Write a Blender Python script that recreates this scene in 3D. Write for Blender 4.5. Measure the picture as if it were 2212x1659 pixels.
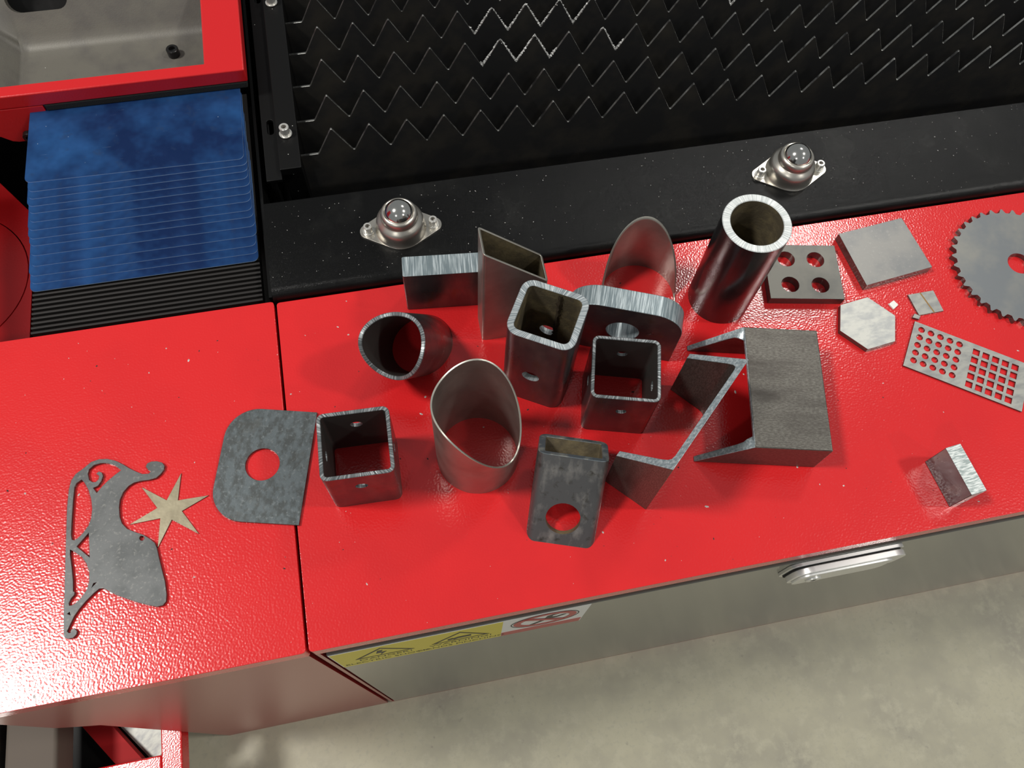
import bpy, bmesh, math, random
from mathutils import Vector, Matrix

# ------------------------------------------------------------------ camera, world, lights
S = bpy.context.scene
COL = S.collection
for o in list(bpy.data.objects):
    bpy.data.objects.remove(o)

cam_d = bpy.data.cameras.new('camera')
cam_d.sensor_width = 36.0
cam_d.lens = 28.7781
cam_d.clip_start = 0.01
cam = bpy.data.objects.new('camera', cam_d)
COL.objects.link(cam)
cam.matrix_world = Matrix(((0.98011942, 0.16132910, -0.11549390, 0.12102557),
                           (-0.19447123, 0.89652499, -0.39802497, -0.10102913),
                           (0.03933016, 0.41257225, 0.91007543, 0.7),
                           (0, 0, 0, 1)))
S.camera = cam

S.view_settings.view_transform = 'Standard'
S.view_settings.look = 'None'
S.view_settings.gamma = 1.0
S.view_settings.use_curve_mapping = False
S.view_settings.exposure = 0.0

w = bpy.data.worlds.new('workshop')
S.world = w
w.use_nodes = True
w.node_tree.nodes['Background'].inputs[0].default_value = (0.93, 0.98, 1.0, 1)
w.node_tree.nodes['Background'].inputs[1].default_value = 0.23


def lamp(x, y, z, power, size=0.45, color=(1.0, 0.97, 0.92)):
    d = bpy.data.lights.new('high_bay_lamp', 'AREA')
    d.shape = 'DISK'
    d.size = size
    d.energy = power
    d.color = color
    o = bpy.data.objects.new('high_bay_lamp', d)
    o.location = (x, y, z)
    COL.objects.link(o)


# the hall's ceiling lamps, a regular grid
lamp(-2.35, 0.55, 4.0, 165, 0.75)
lamp(3.3, -0.55, 4.0, 90, 0.5)
lamp(2.7, 2.65, 4.0, 48, 0.7)
lamp(-2.35, -3.4, 4.0, 40)
lamp(3.3, -3.4, 4.0, 40)

# ------------------------------------------------------------------ materials
MATS = {}


def mat(name, base, metal=0.0, rough=0.5, var=None, bump=None, bump2=None, specks=None,
        rvar=None, spec=0.5, coat=0.0):
    """var=(colour, scale, lo, hi, stretch)  bump=(scale, strength, distance, stretch)
    specks=(colour, scale, radius, share)   rvar=(scale, lo, hi)"""
    if name in MATS:
        return MATS[name]
    m = bpy.data.materials.new(name)
    m.use_nodes = True
    nt = m.node_tree
    N, L = nt.nodes, nt.links
    b = N['Principled BSDF']
    b.inputs['Metallic'].default_value = metal
    b.inputs['Roughness'].default_value = rough
    b.inputs['Specular IOR Level'].default_value = spec
    b.inputs['Coat Weight'].default_value = coat
    b.inputs['Coat Roughness'].default_value = 0.12
    tc = N.new('ShaderNodeTexCoord')

    def coords(stretch):
        if not stretch:
            return tc.outputs['Object']
        if stretch == 'radial':
            vm = N.new('ShaderNodeVectorMath')
            vm.operation = 'MULTIPLY'
            vm.inputs[1].default_value = (1, 1, 0)
            L.new(tc.outputs['Object'], vm.inputs[0])
            vn = N.new('ShaderNodeVectorMath')
            vn.operation = 'NORMALIZE'
            L.new(vm.outputs[0], vn.inputs[0])
            return vn.outputs[0]
        mp = N.new('ShaderNodeMapping')
        mp.inputs['Scale'].default_value = stretch
        L.new(tc.outputs['Object'], mp.inputs['Vector'])
        return mp.outputs['Vector']

    def noise(scale, stretch=None, detail=4.0):
        n = N.new('ShaderNodeTexNoise')
        n.inputs['Scale'].default_value = scale
        n.inputs['Detail'].default_value = detail
        n.inputs['Roughness'].default_value = 0.6
        L.new(coords(stretch), n.inputs['Vector'])
        return n

    def ramp(lo, hi, src):
        r = N.new('ShaderNodeMapRange')
        r.inputs['From Min'].default_value = lo
        r.inputs['From Max'].default_value = hi
        L.new(src, r.inputs['Value'])
        return r.outputs['Result']

    col = None
    layers = var if isinstance(var, list) else ([var] if var else [])
    for (c2, sc, lo, hi, st) in layers:
        mx = N.new('ShaderNodeMix')
        mx.data_type = 'RGBA'
        if col is None:
            mx.inputs['A'].default_value = (*base, 1)
        else:
            L.new(col, mx.inputs['A'])
        mx.inputs['B'].default_value = (*c2, 1)
        L.new(ramp(lo, hi, noise(sc, st).outputs['Fac']), mx.inputs['Factor'])
        col = mx.outputs['Result']
    if specks:
        c2, sc, rad, share = specks
        v = N.new('ShaderNodeTexVoronoi')
        v.inputs['Scale'].default_value = sc
        L.new(tc.outputs['Object'], v.inputs['Vector'])
        lt = N.new('ShaderNodeMath'); lt.operation = 'LESS_THAN'; lt.inputs[1].default_value = rad
        L.new(v.outputs['Distance'], lt.inputs[0])
        sep = N.new('ShaderNodeSeparateColor')
        L.new(v.outputs['Color'], sep.inputs['Color'])
        l2 = N.new('ShaderNodeMath'); l2.operation = 'LESS_THAN'; l2.inputs[1].default_value = share
        L.new(sep.outputs[0], l2.inputs[0])
        ml = N.new('ShaderNodeMath'); ml.operation = 'MULTIPLY'
        L.new(lt.outputs[0], ml.inputs[0]); L.new(l2.outputs[0], ml.inputs[1])
        mx = N.new('ShaderNodeMix'); mx.data_type = 'RGBA'
        if col is None:
            mx.inputs['A'].default_value = (*base, 1)
        else:
            L.new(col, mx.inputs['A'])
        mx.inputs['B'].default_value = (*c2, 1)
        L.new(ml.outputs[0], mx.inputs['Factor'])
        col = mx.outputs['Result']
    if col is None:
        b.inputs['Base Color'].default_value = (*base, 1)
    else:
        L.new(col, b.inputs['Base Color'])
    if rvar:
        sc, lo, hi = rvar
        r = N.new('ShaderNodeMapRange')
        r.inputs['From Min'].default_value = 0.3
        r.inputs['From Max'].default_value = 0.7
        r.inputs['To Min'].default_value = lo
        r.inputs['To Max'].default_value = hi
        L.new(noise(sc).outputs['Fac'], r.inputs['Value'])
        L.new(r.outputs['Result'], b.inputs['Roughness'])
    prev = None
    for bp in (bump, bump2):
        if bp:
            sc, st, dist, stretch = bp[:4]
            det = bp[4] if len(bp) > 4 else 2.0
            bn = N.new('ShaderNodeBump')
            bn.inputs['Strength'].default_value = st
            bn.inputs['Distance'].default_value = dist
            L.new(noise(sc, stretch, det).outputs['Fac'], bn.inputs['Height'])
            if prev:
                L.new(prev, bn.inputs['Normal'])
            prev = bn.outputs['Normal']
    if prev:
        L.new(prev, b.inputs['Normal'])
    MATS[name] = m
    return m


RED = mat('red_powder_coat', (0.70, 0.018, 0.020), 0, 0.18, var=((0.64, 0.016, 0.019), 9, 0.4, 0.7, None), spec=0.75,
          bump=(520, 0.24, 0.0007, None, 0.3), specks=((0.10, 0.03, 0.03), 45, 0.035, 0.16))
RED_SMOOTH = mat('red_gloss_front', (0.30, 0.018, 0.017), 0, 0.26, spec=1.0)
RED_DARK = mat('red_gantry_paint', (0.60, 0.013, 0.016), 0, 0.30, bump=(380, 0.18, 0.0008, None))
BLACK_COAT = mat('black_textured_coat', (0.0035, 0.0035, 0.0035), 0, 0.24,
                 var=[((0.014, 0.014, 0.013), 14, 0.50, 0.78, None)], spec=0.22,
                 bump=(1700, 0.42, 0.0005, None, 1.0), specks=((0.5, 0.5, 0.48), 260, 0.085, 0.06))
BLACK = mat('black_painted_steel', (0.004, 0.004, 0.004), 0.0, 0.45, spec=0.2, bump=(500, 0.15, 0.0004, None),
            specks=((0.55, 0.55, 0.52), 130, 0.06, 0.12))
BLACK_DEEP = mat('black_machine_interior', (0.004, 0.004, 0.004), 0, 0.8)
RUBBER = mat('black_bellows_fabric', (0.022, 0.020, 0.019), 0, 0.5, spec=0.25)
FOAM = mat('black_foam', (0.010, 0.011, 0.010), 0, 0.95, bump=(900, 0.6, 0.001, None))
BLUE = mat('blue_coated_plate', (0.009, 0.028, 0.105), 0.45, 0.34, spec=0.2,
           var=[((0.026, 0.108, 0.31), 11, 0.42, 0.66, None), ((0.03, 0.06, 0.14), 60, 0.58, 0.8, None), ((0.30, 0.42, 0.58), 1.0, 0.70, 0.78, (25, 900, 1)), ((0.35, 0.45, 0.6), 1.0, 0.72, 0.79, (420, 90, 1))],
           bump=(700, 0.05, 0.0003, None), specks=((0.45, 0.55, 0.68), 130, 0.05, 0.10), rvar=(40, 0.26, 0.45))
BLUE_EDGE = mat('plate_edge_highlight', (0.34, 0.50, 0.74), 0.2, 0.4)  # edge highlight put into the colour, lighter than the plate faces
SLAT = mat('burnt_slat_steel', (0.060, 0.060, 0.061), 0.5, 0.22,
           var=[((0.105, 0.096, 0.082), 18, 0.45, 0.7, None)], bump=(60, 0.05, 0.0006, None), rvar=(24, 0.16, 0.28))
SLAT_EDGE = mat('slat_cut_edge', (0.38, 0.38, 0.36), 0.9, 0.34, var=((0.06, 0.06, 0.06), 60, 0.4, 0.65, None))
SLAG = mat('bright_slag', (0.72, 0.72, 0.70), 0.3, 0.4, bump=(500, 0.5, 0.001, None))
SPATTER = mat('dull_spatter', (0.20, 0.20, 0.195), 0.7, 0.4)
STAINLESS = mat('brushed_stainless', (0.60, 0.57, 0.51), 0.92, 0.33)
CHROME = mat('polished_ball_steel', (0.72, 0.70, 0.66), 1.0, 0.13)
ZINC = mat('zinc_screw', (0.70, 0.69, 0.65), 0.6, 0.28)
ZINC_DARK = mat('screw_socket', (0.38, 0.36, 0.33), 0.6, 0.3)
BLACK_OXIDE = mat('black_oxide_screw', (0.012, 0.012, 0.012), 0.3, 0.32)
CASTING = mat('grey_cast_alloy', (0.140, 0.132, 0.110), 0.15, 0.48,
              var=[((0.105, 0.098, 0.088), 22, 0.45, 0.7, None)], bump=(650, 0.22, 0.0005, None),
              specks=((0.6, 0.6, 0.56), 90, 0.04, 0.08))
TUBE_IN = mat('tube_inside_scale', (0.12, 0.098, 0.062), 0.3, 0.6, var=((0.23, 0.185, 0.10), 60, 0.45, 0.7, None),
              bump=(420, 0.35, 0.0008, None))
TUBE_IN_DARK = mat('tube_inside_dark', (0.085, 0.080, 0.074), 0.6, 0.5, bump=(420, 0.15, 0.0005, None))
MILL = mat('dark_mill_scale', (0.115, 0.112, 0.115), 0.8, 0.30, var=[((0.19, 0.175, 0.16), 45, 0.48, 0.72, (1, 1, .35)), ((0.16, 0.115, 0.08), 70, 0.58, 0.75, (1, 1, .3))],
           bump=(300, 0.05, 0.0004, None), rvar=(50, 0.24, 0.42))
MILL_ROUGH = mat('grey_mottled_mill_scale', (0.135, 0.135, 0.135), 0.7, 0.42,
                 var=[((0.30, 0.29, 0.27), 75, 0.52, 0.72, (1, 1, .5)), ((0.07, 0.065, 0.055), 120, 0.56, 0.72, None)],
                 bump=(260, 0.10, 0.0005, None))
MILL_BROWN = mat('brown_rolled_steel', (0.10, 0.092, 0.080), 0.65, 0.40,
                 var=[((0.20, 0.19, 0.168), 1.0, 0.40, 0.72, (950, 950, 330)), ((0.065, 0.057, 0.050), 30, 0.48, 0.72, (1.6, 1, .35))],
                 bump=(500, 0.16, 0.0004, None))
def cut(name, stretch):
    return mat(name, (0.20, 0.25, 0.27), 0.35, 0.34, var=[((0.58, 0.65, 0.67), 1.0, 0.46, 0.66, stretch)], bump=(1.0, 0.45, 0.0006, stretch))


CUT = cut('laser_cut_face', (650, 30, 650))
CUT_LUG = cut('laser_cut_lug_edge', (650, 650, 30))
CUT_BLOCK = mat('laser_cut_block_face', (0.34, 0.40, 0.39), 0.1, 0.55, var=[((0.80, 0.84, 0.82), 1.0, 0.42, 0.60, (120, 700, 700))],
                bump=(1.0, 0.5, 0.0008, (150, 700, 700)))
CUT_RIM = mat('laser_cut_rim', (0.24, 0.28, 0.30), 0.4, 0.32, var=[((0.70, 0.74, 0.75), 34, 0.45, 0.65, 'radial')],
              bump=(34, 0.35, 0.0008, 'radial'))
CUT_THIN = mat('thin_tube_rim', (0.13, 0.145, 0.15), 0.5, 0.28, var=[((0.62, 0.65, 0.66), 22, 0.45, 0.72, 'radial')], bump=(34, 0.3, 0.0008, 'radial'))
CUT_DARK = mat('oxidised_cut_face', (0.11, 0.13, 0.145), 0.4, 0.36, var=[((0.36, 0.36, 0.31), 70, 0.48, 0.72, None)],
               bump=(500, 0.25, 0.0005, None))
CUT_CHAN = mat('channel_cut_face', (0.28, 0.335, 0.36), 0.35, 0.34, var=[((0.62, 0.68, 0.70), 420, 0.42, 0.70, None)],
               bump=(420, 0.3, 0.0006, None))
STEEL_TUBE = mat('satin_stainless_tube', (0.36, 0.325, 0.29), 0.75, 0.34, var=((0.28, 0.25, 0.22), 30, 0.45, 0.7, None),
                 rvar=(40, 0.33, 0.46))
STEEL_RIM = mat('light_tube_rim', (0.72, 0.69, 0.60), 0.9, 0.35)
SHEET = mat('blue_grey_sheet', (0.100, 0.120, 0.128), 0.35, 0.48,
            var=[((0.060, 0.068, 0.068), 110, 0.42, 0.60, (1, 1.6, 1)), ((0.17, 0.19, 0.195), 300, 0.55, 0.75, None),
                 ((0.06, 0.056, 0.045), 26, 0.55, 0.75, None)], bump=(240, 0.14, 0.0005, None))
SHEET_SLEIGH = mat('grey_mill_sheet', (0.105, 0.110, 0.110), 0.35, 0.48,
                   var=[((0.070, 0.075, 0.075), 40, 0.45, 0.65, None), ((0.18, 0.18, 0.17), 300, 0.55, 0.75, None)],
                   bump=(260, 0.10, 0.0004, None))
PLATE = mat('grey_steel_plate', (0.29, 0.285, 0.27), 0.55, 0.42,
            var=[((0.23, 0.235, 0.235), 26, 0.45, 0.65, None), ((0.36, 0.35, 0.33), 300, 0.58, 0.75, None)],
            bump=(400, 0.06, 0.0003, None))
PLATE_DARK = mat('worn_grey_plate', (0.185, 0.18, 0.158), 0.5, 0.42, var=[((0.14, 0.14, 0.128), 26, 0.45, 0.65, None)], bump=(400, 0.06, 0.0003, None))
PLATE_SIDE = mat('dark_plate_side', (0.16, 0.15, 0.14), 0.85, 0.35, bump=(1, 0.3, 0.0005, (500, 500, 40)))
PALE = mat('pale_galvanised', (0.62, 0.62, 0.57), 0.35, 0.45, var=((0.46, 0.47, 0.46), 70, 0.42, 0.65, (1, 2.2, 1)),
           bump=(150, 0.08, 0.0004, None))
PALE_DULL = mat('dull_galvanised', (0.40, 0.40, 0.365), 0.45, 0.42, var=((0.27, 0.275, 0.27), 60, 0.42, 0.65, (1, 2.2, 1)))
RUST = mat('rust_streak', (0.30, 0.17, 0.05), 0.1, 0.6)
WHITE = mat('white_plastic', (0.85, 0.85, 0.80), 0, 0.4)
STAR = mat('bronze_foil', (0.29, 0.255, 0.17), 0.45, 0.36, var=((0.22, 0.19, 0.125), 50, 0.45, 0.68, None), bump=(120, 0.15, 0.0008, None))
GREY_DRAWER = mat('grey_gloss_drawer', (0.10, 0.10, 0.086), 0.0, 0.14, spec=0.9)
YELLOW = mat('label_yellow', (0.62, 0.52, 0.012), 0, 0.4)
LABEL_WHITE = mat('label_white', (0.72, 0.72, 0.72), 0, 0.4)
LABEL_RED = mat('label_red', (0.42, 0.03, 0.035), 0, 0.4)
LABEL_PINK = mat('label_faint_marks', (0.55, 0.12, 0.12), 0, 0.4)
INK = mat('label_ink', (0.018, 0.015, 0.010), 0, 0.5)
ALU = mat('satin_aluminium_handle', (0.74, 0.74, 0.72), 0.6, 0.36)
CONCRETE = mat('concrete_floor', (0.43, 0.405, 0.295), 0, 0.55,
               var=[((0.315, 0.295, 0.23), 7, 0.42, 0.68, None), ((0.455, 0.43, 0.32), 45, 0.48, 0.74, None), ((0.37, 0.35, 0.27), 130, 0.52, 0.75, None),
                    ((0.27, 0.25, 0.20), 60, 0.66, 0.78, None)],
               bump=(90, 0.08, 0.001, None), specks=((0.75, 0.74, 0.68), 14, 0.03, 0.25))
CRUMB = mat('pale_metal_crumb', (0.62, 0.60, 0.57), 0.3, 0.45)
CRUMB_DARK = mat('dark_soot_crumb', (0.05, 0.03, 0.03), 0, 0.8)

# ------------------------------------------------------------------ helpers
R_ = math.radians


def tag(o, label=None, cat=None, group=None, kind=None):
    if label:
        o['label'] = label
    if cat:
        o['category'] = cat
    if group:
        o['group'] = group
    if kind:
        o['kind'] = kind
    return o


def empty(name, loc, rz=0.0, label=None, cat=None, group=None):
    o = bpy.data.objects.new(name, None)
    o.empty_display_size = 0.02
    o.location = loc
    o.rotation_euler = (0, 0, rz)
    COL.objects.link(o)
    return tag(o, label, cat, group)


def finish(me, smooth=35):
    if smooth:
        me.polygons.foreach_set('use_smooth', [True] * len(me.polygons))
        me.set_sharp_from_angle(angle=R_(smooth))
    me.update()


def link(name, me, parent=None, loc=(0, 0, 0), rot=(0, 0, 0), mw=None):
    o = bpy.data.objects.new(name, me)
    COL.objects.link(o)
    o.parent = parent
    if mw is not None:
        o.matrix_local = mw
    else:
        o.location = loc
        o.rotation_euler = rot
    return o


def mesh(name, verts, faces, mats, fm=None, smooth=35):
    me = bpy.data.meshes.new(name)
    me.from_pydata([tuple(v) for v in verts], [], faces)
    for m in mats:
        me.materials.append(m)
    if fm:
        me.polygons.foreach_set('material_index', fm)
    finish(me, smooth)
    return me


def bevel(o, width=0.0005, seg=2, angle=40):
    md = o.modifiers.new('bevel', 'BEVEL')
    md.width = width
    md.segments = seg
    md.limit_method = 'ANGLE'
    md.angle_limit = R_(angle)
    md.harden_normals = False
    return o


def tri2d(outer, holes=()):
    bm = bmesh.new()
    pts = []
    edges = []
    for loop in [outer] + list(holes):
        vs = [bm.verts.new((x, y, 0)) for x, y in loop]
        pts += vs
        edges += [bm.edges.new((vs[i], vs[(i + 1) % len(vs)])) for i in range(len(vs))]
    bm.verts.index_update()
    res = bmesh.ops.triangle_fill(bm, use_beauty=True, edges=edges)
    fs = [f for f in res['geom'] if isinstance(f, bmesh.types.BMFace)]
    out = []
    for f in fs:
        f.normal_update()
        idx = [v.index for v in f.verts]
        if f.normal.z < 0:
            idx.reverse()
        out.append(idx)
    xy = [(v.co.x, v.co.y) for v in pts]
    bm.free()
    return xy, out


def area(loop):
    return sum(loop[i][0] * loop[(i + 1) % len(loop)][1] - loop[(i + 1) % len(loop)][0] * loop[i][1] for i in range(len(loop))) / 2


def prism(name, outer, holes, z0, z1, mats, smooth=35):
    """extruded outline; z0 / z1 numbers or functions of (x, y). mats = [top, side, bottom]"""
    outer = list(outer) if area(outer) > 0 else list(reversed(outer))
    holes = [list(h) if area(h) < 0 else list(reversed(h)) for h in holes]
    xy, tris = tri2d(outer, holes)
    f0 = z0 if callable(z0) else (lambda x, y: z0)
    f1 = z1 if callable(z1) else (lambda x, y: z1)
    n = len(xy)
    V = [(x, y, f0(x, y)) for x, y in xy] + [(x, y, f1(x, y)) for x, y in xy]
    F, fm = [], []
    for t in tris:
        F.append([i + n for i in t]); fm.append(0)
        F.append([i for i in reversed(t)]); fm.append(min(2, len(mats) - 1))
    b = 0
    for loop in [outer] + holes:
        k = len(loop)
        for i in range(k):
            a, c = b + i, b + (i + 1) % k
            F.append([a, c, c + n, a + n]); fm.append(min(1, len(mats) - 1))
        b += k
    return mesh(name, V, F, mats, fm, smooth)


def box(name, x0, x1, y0, y1, z0, z1, m):
    return prism(name, [(x0, y0), (x1, y0), (x1, y1), (x0, y1)], [], z0, z1, [m], smooth=0)


def circ(cx, cy, r, n=24, a0=0.0):
    return [(cx + r * math.cos(a0 + 2 * math.pi * i / n), cy + r * math.sin(a0 + 2 * math.pi * i / n)) for i in range(n)]


def rrect(x0, x1, y0, y1, r, n=6):
    out = []
    for cx, cy, a in ((x1 - r, y0 + r, -90), (x1 - r, y1 - r, 0), (x0 + r, y1 - r, 90), (x0 + r, y0 + r, 180)):
        for i in range(n + 1):
            t = R_(a + 90 * i / n)
            out.append((cx + r * math.cos(t), cy + r * math.sin(t)))
    return out


def lathe(name, prof, mats, n=32, fmf=None, smooth=40):
    V, F, fm = [], [], []
    for (r, z) in prof:
        for i in range(n):
            a = 2 * math.pi * i / n
            V.append((r * math.cos(a), r * math.sin(a), z))
    for k in range(len(prof) - 1):
        for i in range(n):
            j = (i + 1) % n
            F.append([k * n + i, k * n + j, (k + 1) * n + j, (k + 1) * n + i])
            fm.append(fmf(k) if fmf else 0)
    F.append(list(reversed(range(n)))); fm.append(0)
    m = len(prof) - 1
    F.append([m * n + i for i in range(n)]); fm.append(fmf(m) if fmf else 0)
    return mesh(name, V, F, mats, fm, smooth)


def tube(name, loop, wall, top, bot, mats, ch=0.0005, smooth=35):
    """hollow section; loop(offset) -> outline; top / bot functions (x, y) -> axial position; mats=[outside, rim, inside]"""
    rings = [(0.0, bot, 0.0), (0.0, top, -ch), (ch, top, 0.0), (wall - ch, top, 0.0), (wall, top, -ch), (wall, bot, 0.0)]
    V, F, fm = [], [], []
    n = len(loop(0.0))
    for off, fn, dz in rings:
        for (x, y) in loop(off):
            V.append((x, y, fn(x, y) + dz))
    mi = [0, 1, 1, 1, 2, 1]
    for k in range(6):
        k2 = (k + 1) % 6
        for i in range(n):
            j = (i + 1) % n
            F.append([k * n + i, k * n + j, k2 * n + j, k2 * n + i])
            fm.append(mi[k])
    return mesh(name, V, F, mats, fm, smooth)


def drill(me, cutters, mhole):
    """cut round holes: cutters = [(centre, axis, radius, length)]"""
    a = bpy.data.objects.new('work', me)
    COL.objects.link(a)
    tmp = []
    for c, ax, r, ln in cutters:
        n = 28
        z = Vector(ax).normalized()
        q = z.to_track_quat('Z', 'Y').to_matrix().to_4x4()
        V = [(r * math.cos(2 * math.pi * i / n), r * math.sin(2 * math.pi * i / n), s * ln / 2) for s in (-1, 1) for i in range(n)]
        F = [[i, (i + 1) % n, n + (i + 1) % n, n + i] for i in range(n)] + [list(reversed(range(n))), [n + i for i in range(n)]]
        cm = mesh('cutter', V, F, [mhole], None, 0)
        co = bpy.data.objects.new('cutter', cm)
        COL.objects.link(co)
        co.matrix_world = Matrix.Translation(c) @ q
        md = a.modifiers.new('b', 'BOOLEAN')
        md.operation = 'DIFFERENCE'
        md.solver = 'EXACT'
        md.object = co
        try:
            md.material_mode = 'TRANSFER'
        except Exception:
            pass
        tmp.append(co)
    bpy.context.view_layer.update()
    dg = bpy.context.evaluated_depsgraph_get()
    out = bpy.data.meshes.new_from_object(a.evaluated_get(dg))
    for co in tmp:
        m_ = co.data
        bpy.data.objects.remove(co)
        bpy.data.meshes.remove(m_)
    bpy.data.objects.remove(a)
    finish(out, 35)
    return out


def frame(ex, ey, ez, loc):
    return Matrix(((ex[0], ey[0], ez[0], loc[0]), (ex[1], ey[1], ez[1], loc[1]), (ex[2], ey[2], ez[2], loc[2]), (0, 0, 0, 1)))


SCREW_ME = {}


def screw(parent, loc, r, h, m, ms, washer=None, name='screw'):
    key = (round(r, 5), round(h, 5), m.name)
    if key not in SCREW_ME:
        head = lathe('screw_head', [(r, 0), (r, h - .0006), (r - .0006, h), (r * .54, h), (r * .50, h - .0004), (r * .50, h * .55)],
                     [m, ms], 24, lambda k: 1 if k >= 4 else 0)
        hexs = lathe('hex_socket', [(r * .50, h * .53), (r * .46, h * .56), (0.0001, h * .50)], [ms], 6, None, 0)
        wash = lathe('washer', [(r * 1.32, -.0012), (r * 1.32, -.0002), (r * .9, 0)], [m], 24) if washer else None
        SCREW_ME[key] = (head, hexs, wash)
    head, hexs, wash = SCREW_ME[key]
    o = link(name, head, parent, loc)
    link('hex_socket', hexs, o)
    if wash:
        link('washer', wash, o)
    return o


# ------------------------------------------------------------------ floor
fl = link('floor', box('floor', -4, 4, -3.5, 3.5, -0.82, -0.70, CONCRETE))
tag(fl, 'worn grey concrete workshop floor with pale specks', 'floor', kind='structure')

# ------------------------------------------------------------------ red cabinets
# small cabinet on the left of the seam
cl = empty('machine_cabinet', (-0.136, 0.166, -0.70), label='red machine cabinet carrying the sleigh and star cutouts', cat='cabinet')
Z0 = 0.70


def wl(o, width, seg=3):
    return bevel(o, width, seg, 40)


ox, oy = 0.136, -0.166


def CLp(name, me):
    return link(name, me, cl)


wl(CLp('worktop', prism('worktop', [(x + ox, y + oy) for x, y in rrect(-.275, -.0013, .0, .3325, .003, 3)], [], Z0 - .022, Z0, [RED])), .002)
pts = [(-.0035, 0), (-.0035, .68), (-.272, .68), (-.272, .53), (-.262, .505), (-.250, .48), (-.250, 0)]
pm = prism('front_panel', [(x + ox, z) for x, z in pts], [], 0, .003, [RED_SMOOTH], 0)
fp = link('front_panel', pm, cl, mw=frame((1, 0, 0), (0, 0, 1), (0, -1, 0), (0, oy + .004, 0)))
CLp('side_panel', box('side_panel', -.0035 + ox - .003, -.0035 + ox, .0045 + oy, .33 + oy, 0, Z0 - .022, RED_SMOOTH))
CLp('back_panel', box('back_panel', -.25 + ox, -.0065 + ox, .327 + oy, .33 + oy, 0, Z0 - .022, BLACK_DEEP))

# long cabinet on the right of the seam
cr_ = empty('machine_cabinet', (0.62, 0.166, -0.70), label='long red machine cabinet with grey drawer, yellow warning label and latch', cat='cabinet')
ox2, oy2 = -0.62, -0.166


def CRp(name, me, mw=None):
    return link(name, me, cr_, mw=mw)


wl(CRp('worktop', prism('worktop', [(x + ox2, y + oy2) for x, y in rrect(.0013, 1.24, .0, .3305, .003, 3)], [], Z0 - .020, Z0, [RED])), .0035, 4)
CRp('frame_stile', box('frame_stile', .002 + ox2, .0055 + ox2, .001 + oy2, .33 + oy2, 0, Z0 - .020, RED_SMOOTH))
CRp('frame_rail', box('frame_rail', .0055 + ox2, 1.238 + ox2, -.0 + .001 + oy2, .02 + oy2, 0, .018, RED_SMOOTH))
CRp('inner_box', box('inner_box', .0055 + ox2, 1.238 + ox2, .03 + oy2, .32 + oy2, .0, Z0 - .020, BLACK_DEEP))
wl(CRp('drawer_front', box('drawer_front', .0085 + ox2, 1.236 + ox2, .0 + oy2, .02 + oy2, .020, Z0 - .040, GREY_DRAWER)), .001)
# drawer-plane frame: x right, y up, z towards the viewer
DF = lambda off: frame((1, 0, 0), (0, 0, 1), (0, -1, 0), (ox2, oy2 - off, Z0))


def sub(name, me, parent, mw):
    o = link(name, me, parent)
    o.matrix_local = mw
    return o


def flat2(name, outer, holes, m, th=.0002):
    return prism(name, outer, holes, 0, th, [m], 0)


lab = sub('warning_label', flat2('warning_label', [(.0092, -.138), (.2432, -.138), (.2432, -.0425), (.0092, -.0425)], [], LABEL_WHITE, .0003), cr_, DF(.0))
lab['label'] = 'yellow and white safety label on the drawer front'
IDm = lambda z: Matrix.Translation((0, 0, z))
sub('yellow_panel', flat2('yellow_panel', [(.0102, -.137), (.163, -.137), (.163, -.0440), (.0102, -.0440)], [], YELLOW), lab, IDm(.0003))
sub('red_band', flat2('red_band', [(.1635, -.137), (.2422, -.137), (.2422, -.116), (.1635, -.116)], [], LABEL_RED), lab, IDm(.0003))


def tri_ring(cx, cy, s):
    o = [(cx - s, cy - s * .58), (cx + s, cy - s * .58), (cx, cy + s * 1.15)]
    k = .84
    c = (cx, cy)
    i = [(c[0] + (x - c[0]) * k, c[1] + (y - c[1]) * k) for x, y in o]
    return o, i


for cx in (.053, .124):
    o_, i_ = tri_ring(cx, -.0830, .0275)
    sub('warning_triangle', flat2('warning_triangle', o_, [i_], INK), lab, IDm(.0005))
bolt = [(.049, -.067), (.054, -.067), (.0515, -.078), (.0565, -.078), (.0495, -.0945), (.0515, -.083), (.0465, -.083)]
sub('bolt_symbol', flat2('bolt_symbol', bolt, [], INK), lab, IDm(.0005))
hand = [(.112, -.084), (.117, -.081), (.117, -.084), (.122, -.0795), (.134, -.079), (.134, -.088), (.122, -.0885), (.118, -.0935), (.117, -.090), (.112, -.092)]
sub('hand_symbol', flat2('hand_symbol', hand, [], INK), lab, IDm(.0005))


def text(name, body, x, y, size, m, parent):
    c = bpy.data.curves.new(name, 'FONT')
    c.body = body
    c.size = size
    c.align_x = 'CENTER'
    t = bpy.data.objects.new(name, c)
    COL.objects.link(t)
    bpy.context.view_layer.update()
    me = bpy.data.meshes.new_from_object(t.evaluated_get(bpy.context.evaluated_depsgraph_get()))
    bpy.data.objects.remove(t)
    me.materials.clear()
    me.materials.append(m)
    return sub(name, me, parent, Matrix.Translation((x, y, .0006)) @ Matrix.Diagonal((1.12, 1.25, 1, 1)))


text('lettering', 'DANGER!', .053, -.1135, .0105, INK, lab)
text('lettering', 'ELECTRIC SHOCK', .053, -.1290, .0090, INK, lab)
text('lettering', 'WARNING!', .124, -.1135, .0105, INK, lab)
text('lettering', 'HANDS PINCHING', .124, -.1290, .0090, INK, lab)
pc = (.2035, -.0785)
sub('prohibition_ring', flat2('prohibition_ring', circ(*pc, .0300, 40), [circ(*pc, .0232, 40)], LABEL_RED), lab, IDm(.0004))
sub('ring_outline', flat2('ring_outline', circ(*pc, .0325, 40), [circ(*pc, .0316, 40)], INK), lab, IDm(.0004))


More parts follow.
